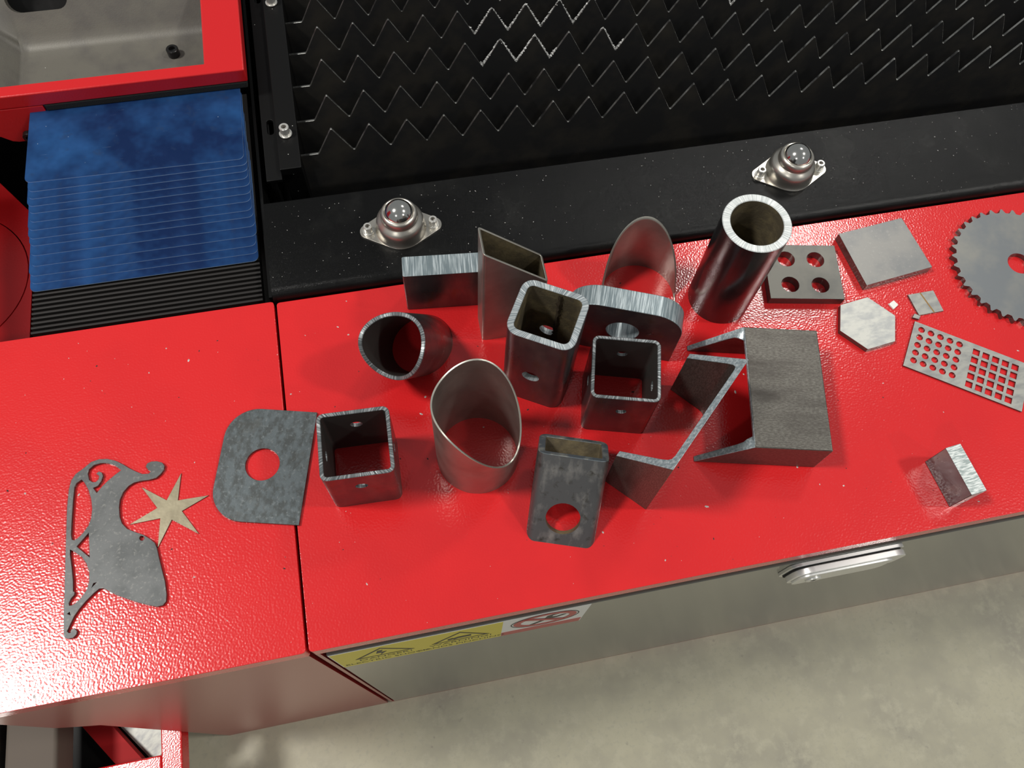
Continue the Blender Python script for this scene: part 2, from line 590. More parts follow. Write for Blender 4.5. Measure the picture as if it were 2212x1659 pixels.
def bar2(ax, ay, bx, by, wd):
    d = Vector((bx - ax, by - ay)).normalized()
    n = Vector((-d.y, d.x)) * wd / 2
    return [(ax - n.x, ay - n.y), (bx - n.x, by - n.y), (bx + n.x, by + n.y), (ax + n.x, ay + n.y)]


spn = [(.190, -.0975), (.194, -.0990), (.2065, -.0800), (.2150, -.0785), (.2230, -.0700), (.2200, -.0680), (.2140, -.0730),
       (.2090, -.0700), (.2100, -.0620), (.2160, -.0590), (.2130, -.0565), (.2045, -.0625), (.2030, -.0770)]
sub('spanner_symbol', flat2('spanner_symbol', spn, [], INK), lab, IDm(.0004))
sub('prohibition_bar', flat2('prohibition_bar', bar2(pc[0] - .0185, pc[1] + .0185, pc[0] + .0185, pc[1] - .0185, .0062), [], LABEL_RED), lab, IDm(.0007))

# paddle latch on the drawer
lt = sub('latch_handle', prism('latch_base', rrect(.434, .548, -.092, -.0445, .010, 5), [], 0, .0035, [ALU]), cr_, DF(.0))
lt['label'] = 'satin aluminium paddle latch'
bevel(lt, .0008)
sub('gasket', prism('gasket', rrect(.437, .545, -.090, -.0465, .009, 5), [], 0, .0016, [BLACK_DEEP]), lt, IDm(.0035))
bevel(sub('paddle', prism('paddle', rrect(.438, .549, -.093, -.0440, .016, 6), [], 0, .0058, [ALU]), lt, IDm(.0051)), .0012, 3)
bevel(sub('paddle_grip', prism('paddle_grip', rrect(.442, .535, -.088, -.0490, .010, 6), [], 0, .0022, [ALU]), lt, IDm(.0109)), .0007)
lk = lathe('lock_cylinder', [(.0075, 0), (.0075, .0015), (.0068, .0020), (.0030, .0020), (.0028, .0008)], [ALU, BLACK], 24, lambda k: 1 if k >= 3 else 0)
sub('lock_cylinder', lk, lt, Matrix.Translation((.459, -.068, .0131)))

# ------------------------------------------------------------------ black machine body behind the worktops
mb = empty('machine_bed', (0.42, 0.72, -0.70), label='black sheet metal bed tray under the toothed slats', cat='machine')
bx0, by0 = -.42, -.72


def MBp(name, *a):
    return link(name, box(name, a[0] + bx0, a[1] + bx0, a[2] + by0, a[3] + by0, a[4] + Z0, a[5] + Z0, a[6]), mb)


MBp('tray_floor', -.60, 1.45, .345, 1.25, -.34, -.32, BLACK_DEEP)
MBp('front_wall', -.60, 1.45, .3345, .3395, -.60, -.031, BLACK_DEEP)
MBp('back_wall', -.60, 1.45, 1.23, 1.25, -.32, -.06, BLACK_DEEP)
MBp('side_wall', -.60, -.58, .345, 1.23, -.32, -.06, BLACK_DEEP)
MBp('unseen_shade_wall', -.575, -.500, .345, .600, -.32, .40, RED_DARK)  # added wall out of view, there only to shade the red housing panel
MBp('side_wall', 1.43, 1.45, .345, 1.23, -.32, -.06, BLACK_DEEP)
MBp('divider_wall', -.0075, -.0045, .345, .98, -.32, -.012, BLACK)

# front rail with rolled edge
prof = [(.3325, -.030), (.3325, .001)]
for i in range(7):
    t = R_(180 - 15 * i)
    prof.append((.3325 + .0095 + .0095 * math.cos(t), .0005 + .0095 * math.sin(t)))
prof += [(.4415, .010), (.4440, .0075), (.4440, -.006), (.4400, -.006), (.4400, -.030)]
rail_me = prism('front_rail', [(y - .388, z) for y, z in prof], [], 0, 1.24, [BLACK_COAT])
rl = link('front_rail', rail_me, None, mw=frame((0, 1, 0), (0, 0, 1), (1, 0, 0), (-.0010, .388, 0)))
tag(rl, 'black textured metal rail with rolled front edge behind the red worktop', 'rail')

STAIN = mat('dry_stain', (0.055, 0.055, 0.052), 0, 0.7, var=((0.010, 0.010, 0.010), 160, 0.45, 0.6, None))


def on_rail(name, outer, holes):
    me_ = prism(name, outer, holes, 0, .00005, [STAIN], 0)
    o_ = link(name, me_, rl)
    o_.matrix_local = rl.matrix_local.inverted() @ Matrix.Translation((0, 0, .0100))
    return o_


on_rail('ring_stain', circ(.3040, .3954, .0085, 28), [circ(.3042, .3952, .0078, 28)])
on_rail('smear_stain', [(.2300, .424), (.2420, .424), (.2440, .405), (.2500, .378), (.2560, .362), (.2420, .362), (.2370, .380), (.2310, .405)], [])

# ------------------------------------------------------------------ ball transfer units
def hull_flange(n=10):
    R0, r1, dx = .0255, .0085, .0325
    a = math.acos((R0 - r1) / dx)
    out = []
    for i in range(n + 1):
        t = -a + 2 * a * i / n
        out.append((dx + r1 * math.cos(t), r1 * math.sin(t)))
    for i in range(n + 1):
        t = a + (math.pi - 2 * a) * i / n
        out.append((R0 * math.cos(t), R0 * math.sin(t)))
    for i in range(n + 1):
        t = math.pi - a + 2 * a * i / n
        out.append((-dx + r1 * math.cos(t), r1 * math.sin(t)))
    for i in range(n + 1):
        t = math.pi + a + (math.pi - 2 * a) * i / n
        out.append((R0 * math.cos(t), R0 * math.sin(t)))
    return out


fl_me = prism('flange', hull_flange(), [], 0, .0016, [STAINLESS])
dome = [(.0255, .0014), (.0250, .0022), (.0243, .0042), (.0240, .0085), (.0238, .0125), (.0231, .0152), (.0214, .0176),
        (.0194, .0190), (.0183, .0202), (.0182, .0228), (.0178, .0264), (.0166, .0282), (.0152, .0288), (.0145, .0284), (.0142, .0270), (.0142, .0230)]
dm_me = lathe('housing', dome, [STAINLESS], 56)
bp_ = [(.0150 * math.sin(R_(a)), .0236 - .0150 * math.cos(R_(a))) for a in range(40, 180, 5)] + [(.0001, .0386)]
bl_me = lathe('ball', bp_, [CHROME], 56)
for (x, y, rz, lb) in ((.1320, .3892, R_(-2), 'steel ball transfer unit on the black rail above the flat steel bar'),
                       (.5475, .3915, R_(-2), 'steel ball transfer unit on the black rail behind the thick round pipe')):
    bt = empty('ball_transfer_unit', (x, y, .010), rz, lb, 'ball transfer', 'ball transfer units on the rail')
    bevel(link('flange', fl_me, bt), .0004)
    link('housing', dm_me, bt)
    link('ball', bl_me, bt)
    for sx in (-1, 1):
        screw(bt, (sx * .0325, 0, .0026), .0043, .0080, ZINC, ZINC_DARK, washer=True)

# ------------------------------------------------------------------ toothed slats
def slat_mesh(seed, x1=1.24):
    rnd = random.Random(seed)
    top = [(.020, -.0145), (.0575, -.0145), (.0590, -.0135)]
    k = 0
    x = .077
    while x < x1 - .02:
        zt = .020 + rnd.uniform(-.0007, .0004)
        top += [(x - .0013, zt - .0010), (x - .0005, zt), (x + .0005, zt), (x + .0013, zt - .0010)]
        top += [(x + .0186, -.0136), (x + .0194, -.0145), (x + .0206, -.0145), (x + .0214, -.0136)]
        x += .040
    top += [(x1, -.0145)]
    out = [(.020, -.115)] + top + [(x1, -.115)]
    return prism('slat', out, [], 0, .0028, [SLAT, SLAT_EDGE, SLAT])


SLY = (.5205, .5675, .6185, .6690, .7190, .7690, .8190)
names = ('nearest the black rail', 'second from the black rail', 'third from the black rail', 'fourth from the black rail',
         'fifth from the black rail', 'sixth from the black rail', 'farthest from the black rail')
for k, y in enumerate(SLY):
    sm = slat_mesh(k)
    so = link('toothed_slat', sm, None, mw=frame((1, 0, 0), (0, 0, 1), (0, -1, 0), (0, y, 0)))
    bevel(so, .0005, 2)
    tag(so, 'dark burnt steel slat with zigzag teeth, ' + names[k], 'slat', 'toothed slats of the cutting bed')

# slat holder at the left end
sh = empty('slat_holder', (.020, .70, -.02), label='black slat holder bar with socket screws left of the slats', cat='bracket')


def SHp(name, x0, x1, y0, y1, z0, z1, m):
    return bevel(link(name, box(name, x0 - .02, x1 - .02, y0 - .70, y1 - .70, z0 + .02, z1 + .02, m), sh), .0008)


slots = [rrect(.0075 - .02, .0145 - .02, yy - .70, yy + .021 - .70, .0034, 4) for yy in (.5450, .7450)]
bevel(link('base_plate', prism('base_plate', [(x - .02, y - .70) for x, y in ((.0018, .483), (.0180, .483), (.0180, .98), (.0018, .98))], slots, .010, .014, [BLACK]), sh), .0004)
SHp('clamp_bar', .0175, .0400, .4905, .98, -.0095, .0005, BLACK)
SHp('riser', .0180, .0390, .500, .98, -.110, -.0100, BLACK)
SHp('riser_flange', .004, .0090, .490, .98, -.110, -.0105, BLACK)
for yy in (.537, .735):
    screw(sh, (.0277 - .02, yy - .70, .0225), .0052, .0100, ZINC, ZINC_DARK, washer=True, name='socket_screw')

# ------------------------------------------------------------------ armoured bellows
be = empty('armoured_bellows', (-.122, .46, -.02), label='blue plated bellows cover with black pleats beside the bed', cat='bellows')
PY = [0.3845, 0.3930, 0.4015, 0.4123, 0.4238, 0.4349, 0.4427, 0.4528, 0.4619, 0.4716, 0.4800, 0.4885, 0.4965, 0.5060]
rnd = random.Random(4)
plate_me = prism('armour_plate', rrect(-.1095, .1095, 0, .1030, .006, 5), [], 0, .0010, [BLUE, BLUE_EDGE])
for k, y in enumerate(PY):
    dx = rnd.uniform(-.0010, .0010) - .0002 * k
    rz = R_(rnd.uniform(-.15, .15))
    if k == 13:
        dx, rz = -.0045, R_(-1.2)
    link('armour_plate', plate_me, be, (dx, y - .46 + .0020, .0132 + .0010 * k), (0, 0, rz))
ple = prism('pleat', [(-.0017, -.0110), (.0021, -.0110), (.0014, -.0004), (.0002, 0), (-.0010, -.0006)], [], -.1090, .1090, [RUBBER])
for k in range(10):
    link('pleat', ple, be, mw=frame((0, 1, 0), (0, 0, 1), (1, 0, 0), (0, .3425 + .0053 * k - .46, .0115)))
link('fabric_base', box('fabric_base', -.1085, .1085, .340 - .46, .62 - .46, -.0030, .0010, RUBBER), be)

# ------------------------------------------------------------------ red gantry with grey casting
ga = empty('gantry_beam', (-.20, .80, -.02), label='red gantry beam with open grey casting above the blue bellows', cat='machine beam')
gx, gy, gz = .20, -.80, .02


def GA(name, me):
    return link(name, me, ga)


ZT = .0325
frm = [(-.60 + gx, .603 + gy), (-.0042 + gx, .603 + gy), (-.0042 + gx, 1.15 + gy), (-.60 + gx, 1.15 + gy)]
opn = [(-.40 + gx, .6175 + gy), (-.0457 + gx, .6175 + gy), (-.0457 + gx, 1.10 + gy), (-.40 + gx, 1.10 + gy)]
bevel(GA('top_frame', prism('top_frame', frm, [opn], ZT - .0172 + gz, ZT + gz, [RED_DARK])), .0015, 3)
fl_pts = [(-.60, .012), (-.300, .012), (-.300, .0150), (-.2950, .0120), (-.2690, -.0270), (-.2640, -.0315), (-.2200, -.0315), (-.2200, .0145), (-.60, .0145)]
fpg = [(-.340, .0147), (-.2780, -.0230), (-.2700, -.0310), (-.2640, -.0330), (-.2180, -.0330), (-.2180, .0147)]
fo = link('side_flange', prism('side_flange', [(x + gx, z + gz) for x, z in fpg], [], 0, .004, [RED_DARK]), ga,
          mw=frame((1, 0, 0), (0, 0, 1), (0, -1, 0), (0, .6072 + gy, 0)))
bevel(fo, .0008)
bevel(GA('foam_strip', box('foam_strip', -.2160 + gx, -.0060 + gx, .6025 + gy, .6120 + gy, .0074 + gz, .0152 + gz, FOAM)), .001)
GA('beam_body', box('beam_body', -.60 + gx, -.0075 + gx, .640 + gy, 1.14 + gy, -.060 + gz, -.024 + gz, BLACK_DEEP))
nsc = screw(ga, (0, 0, 0), .0068, .0050, BLACK_OXIDE, BLACK_OXIDE, name='flange_screw')
nsc.matrix_local = frame((1, 0, 0), (0, 0, 1), (0, -1, 0), (-.2490 + gx, .6030 + gy, -.0240 + gz))
# casting: swept section left wall - floor, then back wall
cv, cf = [], []
xs = [(-.42, .016), (-.280, .016), (-.2765, .0145), (-.2600, -.0150), (-.2560, -.0178), (-.2500, -.0185), (-.0600, -.0185), (-.0500, -.0185), (-.0480, -.0160), (-.0470, .0140)]
ys = [(.6180, 0.0, 0), (.700, 0.0, 0), (.7180, .0004, 0), (.7240, .0022, 0), (.7290, .0062, 0), (.7340, .0120, 0), (.7800, .0700, 0), (.8200, .1150, 0)]
for (y, dz, _) in ys:
    for (x, z) in xs:
        cv.append((x + gx, y + gy, max(z, -.0185 + dz) + gz if z < .016 else max(.016, -.0185 + dz) + gz))
nx = len(xs)
for j in range(len(ys) - 1):
    for i in range(nx - 1):
        a = j * nx + i
        cf.append([a, a + 1, a + nx + 1, a + nx])
ca = GA('casting', mesh('casting', cv, cf, [CASTING], None, 50))
md = ca.modifiers.new('thick', 'SOLIDIFY')
md.thickness = .009
md.offset = -1


# pocket in the sloping back wall of the casting
def wallpt(x, t, out):
    y = .7340 + .046 * t
    z = -.0065 + .058 * t
    n = Vector((0, -.783, .622))
    return Vector((x + gx, y + gy, z + gz)) + n * out


def wall_mw(x, t, out=.0002):
    p = wallpt(x, t, out)
    ey = Vector((0, .622, .783))
    return frame((1, 0, 0), ey, (0, -.783, .622), p)


cutter = link('cutter', prism('cutter', rrect(-.033, .033, 0, .042, .013, 6), [], -.03, .03, [CASTING]), ga, mw=wall_mw(-.2270, .31))
bo = ca.modifiers.new('slot', 'BOOLEAN')
bo.operation = 'DIFFERENCE'
bo.solver = 'EXACT'
bo.object = cutter
bpy.context.view_layer.update()
cast2 = bpy.data.meshes.new_from_object(ca.evaluated_get(bpy.context.evaluated_depsgraph_get()))
finish(cast2, 50)
ca.modifiers.clear()
ca.data = cast2
bpy.data.objects.remove(cutter)
link('dark_pocket_back', prism('dark_pocket_back', rrect(-.045, .045, -.012, .055, .013, 6), [], -.030, -.026, [BLACK_DEEP]), ga, mw=wall_mw(-.2270, .31))  # black sheet paints the darkness of the beam interior behind the pocket
link('white_clip', prism('white_clip', [(0, 0), (.0115, .001), (.0115, .010), (0, .010)], [], 0, .002, [WHITE]), ga, mw=wall_mw(-.2125, .50, -.004))
screw(ga, (-.0905 + gx, .6915 + gy, -.0180 + gz), .0068, .0090, BLACK_OXIDE, BLACK_OXIDE, washer=False, name='socket_screw')

# red housing panel left of the bellows
hp = empty('housing_panel', (-.368, .472, -.09), label='dark red housing panel with round cover left of the bellows', cat='panel')
bevel(link('panel_sheet', prism('panel_sheet', [(.0960, -.118), (.0960, .074), (.0860, .087), (.0550, .1285), (-.115, .1285), (-.115, -.118)], [circ(0, 0, .0920, 64)], -.004, 0, [RED_DARK]), hp), .0004)
link('round_cover', prism('round_cover', circ(0, 0, .0908, 64), [], -.004, -.0002, [RED_DARK]), hp)

# ------------------------------------------------------------------ flat cut pieces on the worktops
def flatpiece(name, label, cat, outer, holes, th, mats, z=0.0, group=None, bw=.0003):
    cx = sum(p[0] for p in outer) / len(outer) / 1000
    cy = sum(p[1] for p in outer) / len(outer) / 1000
    f = lambda L: [(x / 1000 - cx, y / 1000 - cy) for x, y in L]
    me = prism(name, f(outer), [f(h) for h in holes], 0, th, mats)
    o = link(name, me, None, (cx, cy, z))
    if bw:
        bevel(o, bw, 2)
    return tag(o, label, cat, group)


SL_OUT = [(-189.1, 50.6), (-189.5, 65.7), (-189.3, 83.0), (-189.2, 110.9), (-189.0, 139.8), (-188.8, 157.6), (-187.7, 173.1), (-185.9, 181.4), (-182.1, 186.9), (-176.0, 190.7), (-169.3, 195.7), (-162.5, 197.0), (-155.7, 196.1), (-148.9, 193.2), (-142.0, 188.2), (-137.5, 184.2), (-131.9, 180.1), (-126.3, 176.5), (-120.6, 175.7), (-118.8, 177.6), (-121.1, 179.3), (-123.0, 182.8), (-121.6, 185.7), (-118.1, 186.7), (-113.5, 186.1), (-109.0, 184.0), (-107.0, 180.5), (-107.8, 176.9), (-110.4, 173.6), (-114.4, 170.6), (-120.7, 169.9), (-127.5, 170.3), (-133.1, 169.7), (-137.7, 167.5), (-142.2, 162.8), (-145.0, 156.6), (-145.8, 149.5), (-145.3, 141.1), (-143.4, 134.8), (-139.1, 129.2), (-132.5, 125.1), (-125.9, 121.5), (-120.5, 116.9), (-116.7, 112.7), (-115.2, 108.4), (-113.7, 100.0), (-111.8, 90.5), (-109.3, 78.8), (-108.2, 67.5), (-108.7, 62.0), (-111.4, 59.1), (-116.2, 58.9), (-122.6, 61.4), (-131.0, 65.2), (-140.5, 70.3), (-148.0, 74.5), (-154.3, 79.1), (-158.6, 82.1), (-161.8, 82.4), (-166.0, 79.6), (-172.3, 74.2), (-177.5, 68.7), (-181.1, 64.0), (-184.1, 58.1), (-186.6, 52.7), (-185.2, 51.1), (-183.7, 51.1), (-183.5, 53.4), (-180.9, 54.0), (-178.8, 51.4), (-179.3, 48.9), (-181.8, 46.5), (-186.5, 46.8), (-188.8, 48.6)]
SL_HOLES = [[(-172.0, 185.0), (-170.9, 189.1), (-167.0, 192.2), (-161.3, 193.0), (-155.7, 192.2), (-150.0, 189.4), (-143.8, 183.3), (-148.9, 180.1), (-155.6, 175.1), (-160.1, 171.0), (-164.3, 166.1), (-167.4, 171.2), (-163.5, 172.3), (-160.7, 176.1), (-159.2, 180.8), (-160.2, 184.0), (-162.7, 185.7), (-164.9, 183.9), (-162.4, 181.3), (-162.9, 178.4), (-165.2, 176.3), (-168.0, 176.6), (-170.8, 179.2)], [(-183.0, 174.7), (-181.4, 178.1), (-177.2, 180.7), (-174.7, 177.4), (-171.3, 170.1), (-168.9, 161.1), (-168.0, 152.5), (-168.8, 144.3), (-170.9, 138.2), (-175.2, 132.5), (-179.5, 128.6), (-182.2, 127.4), (-184.4, 128.4), (-185.0, 132.0), (-184.7, 144.9), (-183.9, 162.7)], [(-170.6, 131.9), (-169.7, 110.4), (-180.3, 121.6)], [(-185.6, 120.0), (-181.5, 116.9), (-176.0, 111.8), (-172.2, 105.4), (-169.9, 98.2), (-169.9, 90.3), (-171.4, 84.0), (-175.5, 78.1), (-179.7, 74.6), (-183.3, 72.9), (-185.4, 73.1), (-185.7, 75.2), (-184.0, 78.7), (-181.6, 80.9), (-181.2, 83.4), (-182.5, 84.4), (-182.7, 92.8), (-183.9, 104.3), (-185.5, 115.9)], [(-125.3, 118.4), (-125.6, 117.4), (-126.3, 116.8), (-127.3, 116.7), (-128.3, 117.2), (-129.0, 118.1), (-129.3, 119.2), (-129.0, 120.2), (-128.3, 120.8), (-127.3, 120.9), (-126.3, 120.4), (-125.6, 119.5)], [(-167.7, 84.6), (-166.4, 88.0), (-163.8, 88.1)], [(-186.9, 66.7), (-184.8, 67.9), (-184.2, 65.1)]]
flatpiece('sleigh_cutout', 'grey sheet metal sleigh cutout with curled runner on the red worktop', 'cutout',
          SL_OUT, SL_HOLES, .003, [SHEET_SLEIGH, PLATE_SIDE], bw=.0002)
flatpiece('star_cutout', 'bronze coloured six pointed sheet metal star beside the sleigh', 'star',
          [(-93.6, 171.8), (-97.2, 147.4), (-70.9, 147.1), (-94.2, 137.1), (-80.8, 114.3), (-102.8, 131.0), (-114.9, 108.8), (-112.3, 134.0), (-137.8, 133.3), (-114.6, 143.7), (-127.4, 165.0), (-106.6, 149.2)],
          [], .0012, [STAR, PLATE_SIDE], bw=.0001)


def lug_outline(w=.105, h=.079, r=.029, n=10):
    """straight base along x, two rounded upper corners"""
    out = [(0, 0), (w, 0)]
    for cx, a in ((w - r, 0), (r, 90)):
        for i in range(n + 1):
            t = R_(a + 90 * i / n)
            out.append((cx + r * math.cos(t), h - r + r * math.sin(t)))
    return out


# flat lug plate lying over the seam: base edge runs from (29,208) to (3,106)
lug = link('lug_plate', prism('lug_plate', lug_outline(), [circ(.0525, .0405, .0150, 40)], 0, .003, [SHEET, PLATE_SIDE]), None,
           mw=frame((.2452, .9695, 0), (-.9695, .2452, 0), (0, 0, 1), (.0032, .1057, 0)))
bevel(lug, .0002)
tag(lug, 'flat blue grey plate with two rounded corners and round hole over the seam', 'plate')

flatpiece('drilled_plate', 'thick grey square steel plate with four round holes', 'plate',
          [(563.5, 294.8), (551.3, 232.9), (478.1, 246.5), (490.3, 308.4)],
          [circ(508.5, 287.9, 8.8, 28), circ(538.1, 282.0, 8.8, 28), circ(502.9, 258.5, 8.8, 28), circ(532.8, 252.6, 8.8, 28)], .010, [PLATE_DARK, PLATE_SIDE])
flatpiece('square_plate', 'thick plain grey square steel plate without holes', 'plate',
          [(572.9, 307.7), (646.4, 315.5), (654.1, 253.1), (579.1, 244.2)], [], .010, [PLATE, PLATE_SIDE])
flatpiece('hexagon_plate', 'pale galvanised hexagonal steel plate', 'plate',
          [(577.5, 233.1), (597.0, 208.3), (585.8, 181.2), (555.8, 177.6), (536.3, 201.9), (547.0, 229.3)], [], .006, [PALE, PLATE_SIDE])
flatpiece('tiny_square', 'tiny white square chip beside the hexagonal plate', 'chip',
          [(605.2, 227.0), (607.8, 221.1), (601.2, 217.2), (598.6, 223.9)], [], .002, [WHITE])
dia = empty('small_square_plate', (.6366, .2185, 0), label='small dull square sheet with brown streak beside the perforated strip', cat='plate')
bevel(link('sheet', prism('sheet', [(-.0147, .0119), (.0133, .0123), (.0141, -.0118), (-.0126, -.0123)], [], 0, .002, [PALE_DULL, PLATE_SIDE]), dia), .0002)
link('rust_streak', prism('rust_streak', [(-.0022, .0119), (-.0008, .0120), (.0046, -.0119), (.0030, -.0119)], [], .0020, .00206, [RUST]), dia)
# perforated strip
gp = Vector((.617, .2005))
gu = Vector((.8175, -.5759)); gv = Vector((-.5759, -.8175))
GH = []
for i in range(5):
    for j in range(5):
        c = Vector((.6196, .1901)) + Vector((.0311, -.0218)) * (i / 4) + Vector((-.0213, -.0301)) * (j / 4)
        GH.append([(c.x * 1000 + x, c.y * 1000 + y) for x, y in circ(0, 0, 3.35, 14)])
for i in range(5):
    for j in range(5):
        c = Vector((.6635, .1571)) + Vector((.0311, -.0221)) * (i / 4) + Vector((-.0220, -.0310)) * (j / 4)
        h = .00335
        GH.append([((c + gu * a * h + gv * b * h).x * 1000, (c + gu * a * h + gv * b * h).y * 1000) for a, b in ((-1, -1), (1, -1), (1, 1), (-1, 1))])
go = [gp, gp + gu * .1150, gp + gu * .1150 + gv * .0537, gp + gv * .0537]
flatpiece('perforated_strip', 'thin pale steel strip with a grid of round holes and square holes', 'strip',
          [(p.x * 1000, p.y * 1000) for p in go], GH, .002, [PALE_DULL, PLATE_SIDE], bw=0)
flatpiece('tiny_square', 'tiny grey square chip at the corner of the perforated strip', 'chip',
          [(619.4, 208.6), (624.3, 204.6), (621.3, 201.4), (615.6, 204.6)], [], .003, [PALE_DULL, PLATE_SIDE])
# gear
tg = []
NT = 36
for i in range(NT):
    a = R_(90.4 + 360 / NT * i)
    for da, r in ((-.42, 64.4), (-.30, 64.6), (-.07, 69.2), (.07, 69.2), (.30, 64.6), (.42, 64.4)):
        t = a + da * 2 * math.pi / NT
        tg.append((748.7 + r * math.cos(t), 241.8 + r * math.sin(t)))
flatpiece('sprocket', 'round blue grey toothed sprocket plate with centre hole', 'sprocket', tg, [circ(749.5, 243.5, 12.2, 36)], .006,
          [mat('sprocket_steel', (0.20, 0.215, 0.225), 0.55, 0.42, var=((0.27, 0.27, 0.25), 18, 0.45, 0.65, None), bump=(300, 0.06, 0.0003, None)), PLATE_SIDE], bw=0)

# small block standing on edge near the front edge
blk = link('steel_block', prism('steel_block', [(-.0075, -.0225), (.0075, -.0225), (.0075, .0225), (-.0075, .0225)], [], 0, .037, [CUT_BLOCK, MILL]), None,
           (.5785, .0393, 0), (0, 0, R_(6.2)))
bevel(blk, .0006)
tag(blk, 'small dark steel block with bright cut top near the front edge', 'block')

# ------------------------------------------------------------------ standing pieces
bar = link('flat_bar', prism('flat_bar', rrect(0, .078, 0, .0213, .0015, 2), [], 0, .0605, [CUT, MILL]), None, (.1250, .3010, 0), (0, 0, R_(-5.6)))
bevel(bar, .0008)
tag(bar, 'thick dark flat steel bar with bright top edge below the left ball unit', 'bar')

# thick standing lug
e = Vector((.928, -.372, 0))
n = Vector((.372, .928, 0))
tl = link('thick_lug', prism('thick_lug', lug_outline(.105, .080, .029), [circ(.0522, .0415, .0150, 40)], 0, .021, [MILL, CUT_LUG, MILL]), None,
          mw=frame((-e.x, -e.y, 0), (0, 0, 1), (-n.x, -n.y, 0), Vector((.3628, .2016, 0)) + n * .021))
bevel(tl, .0007)
tag(tl, 'thick steel lug standing upright with rounded top, bright edge and round hole', 'lug')


def rr_loop(wd, dp, r):
    return lambda o: rrect(-wd / 2 + o, wd / 2 - o, -dp / 2 + o, dp / 2 - o, max(r - o, .0012), 6)


def sq_tube(name, label, c, rot, wd, dp, r, wall, h, mats, holes):
    me = tube(name, rr_loop(wd, dp, r), wall, lambda x, y: h, lambda x, y: 0.0, mats)
    me = drill(me, holes, mats[1])
    o = link(name, me, None, (c[0], c[1], 0), (0, 0, R_(rot)))
    return tag(o, label, 'tube')


sq_tube('square_tube', 'dark short square tube with cross holes beside the flat holed plate', (.0655, .1438), -2.2, .0595, .0580, .0060, .0033, .0750,
        [MILL, CUT_THIN, TUBE_IN_DARK], [((0, 0, .0510), (0, 1, 0), .0052, .12), ((0, 0, .0530), (1, 0, 0), .0045, .12)])
sq_tube('square_tube', 'dark short square tube with cross holes in front of the upright lug', (.2995, .1700), -15.5, .0595, .0590, .0062, .0030, .0740,
        [MILL, CUT_THIN, TUBE_IN_DARK], [((0, 0, .0485), (0, 1, 0), .0046, .12), ((0, -.003, .0490), (1, 0, 0), .0046, .12)])
tt = sq_tube('thick_square_tube', 'tall thick walled square tube with brown inside and one cross hole', (.2360, .2090), -30.5, .0585, .0545, .0110, .0056, .1190,
        [MILL, CUT_RIM, TUBE_IN], [((-.0020, 0, .0520), (0, 1, 0), .0078, .12)])

rnd = random.Random(8)
V, F = [], []
for i in range(46):
    z = .012 + .104 * i / 45
    b = len(V)
    wv = .0022 + rnd.uniform(-.0007, .0009)
    hgt = .0012 + rnd.uniform(-.0004, .0008)
    xo = .0045 + rnd.uniform(-.0005, .0005)
    V += [(xo - wv, .02163, z), (xo, .0216 - hgt, z), (xo + wv, .02163, z)]
    if i:
        F += [[b - 3, b, b + 1, b - 2], [b - 2, b + 1, b + 2, b - 1]]
link('weld_seam', mesh('weld_seam', V, F, [mat('brown_weld', (0.055, 0.04, 0.025), 0.3, 0.6)], None, 30), tt)

# slanted rectangular tube: left side tall, right side low
me = tube('mitred_rectangular_tube', lambda o: rrect(0 + o, .0575 - o, 0 + o, .0280 - o, .0028 - min(o, .0018), 5), .0019,
          lambda x, y: .1478 - .955 * x, lambda x, y: 0.0, [STEEL_TUBE, STEEL_RIM, TUBE_IN], .0003)
mt = link('mitred_rectangular_tube', me, None, (.1905, .2553, 0), (0, 0, R_(-.8)))
tag(mt, 'tall flat rectangular tube with diagonally cut top leaning over the flat bar', 'tube')
mt['label'] = 'tall narrow rectangular tube with diagonally cut top in front of the flat bar'


def c_loop(r, nn=56):
    return lambda o: circ(0, 0, r - o, nn)


me = tube('thick_pipe', c_loop(.0303), .0072, lambda x, y: .1255, lambda x, y: 0, [mat('dark_glossy_pipe', (0.10, 0.095, 0.098), 0.9, 0.20, var=((0.16, 0.15, 0.145), 40, 0.5, 0.7, (1, 1, .3)), bump=(120, 0.04, 0.0005, None), rvar=(50, 0.14, 0.3)), mat('bright_pipe_rim', (0.46, 0.50, 0.50), 0.3, 0.34, var=[((0.86, 0.88, 0.86), 40, 0.42, 0.62, 'radial')], bump=(40, 0.35, 0.0008, 'radial')), TUBE_IN], .0006)
pp = link('thick_pipe', me, None, (.4312, .2622, 0))
tag(pp, 'thick walled dark round pipe standing upright with bright cut rim', 'pipe')

def saddle(x, y):
    t = math.atan2(y, x)
    return .0949 - .0254 * math.cos(t) + .0235 * math.sin(t) - .0022 * math.cos(2 * t) + .0156 * math.sin(2 * t)


me = tube('mitred_round_tube', c_loop(.0369, 72), .0016, saddle, lambda x, y: 0, [STEEL_TUBE, STEEL_RIM, STEEL_TUBE], .0003)
m1 = link('mitred_round_tube', me, None, (.1658, .1424, 0))
tag(m1, 'thin stainless round tube with sweeping saddle cut top at the front', 'tube')
me = tube('mitred_round_tube', c_loop(.0375, 96), .0016, lambda x, y: max(.0016, .0082 + .107 * x + 1.945 * y), lambda x, y: 0, [STEEL_TUBE, STEEL_RIM, STEEL_TUBE], .0003)
m2 = link('mitred_round_tube', me, None, (.3512, .2772, 0))
tag(m2, 'thin stainless round tube with steep slanted top behind the upright lug', 'tube')

# coped round tube leaning towards the lower left
ax = Vector((-.33, -.48, 1)).normalized()
u = Vector((1, 0, 0)) - ax * ax.x
u.normalize()
v = ax.cross(u)


def cope_top(x, y):
    t = math.atan2(y, x)
    return .0835 + .0010 * math.cos(t) + .0016 * math.sin(t) + .0056 * math.cos(2 * t) - .0079 * math.sin(2 * t)


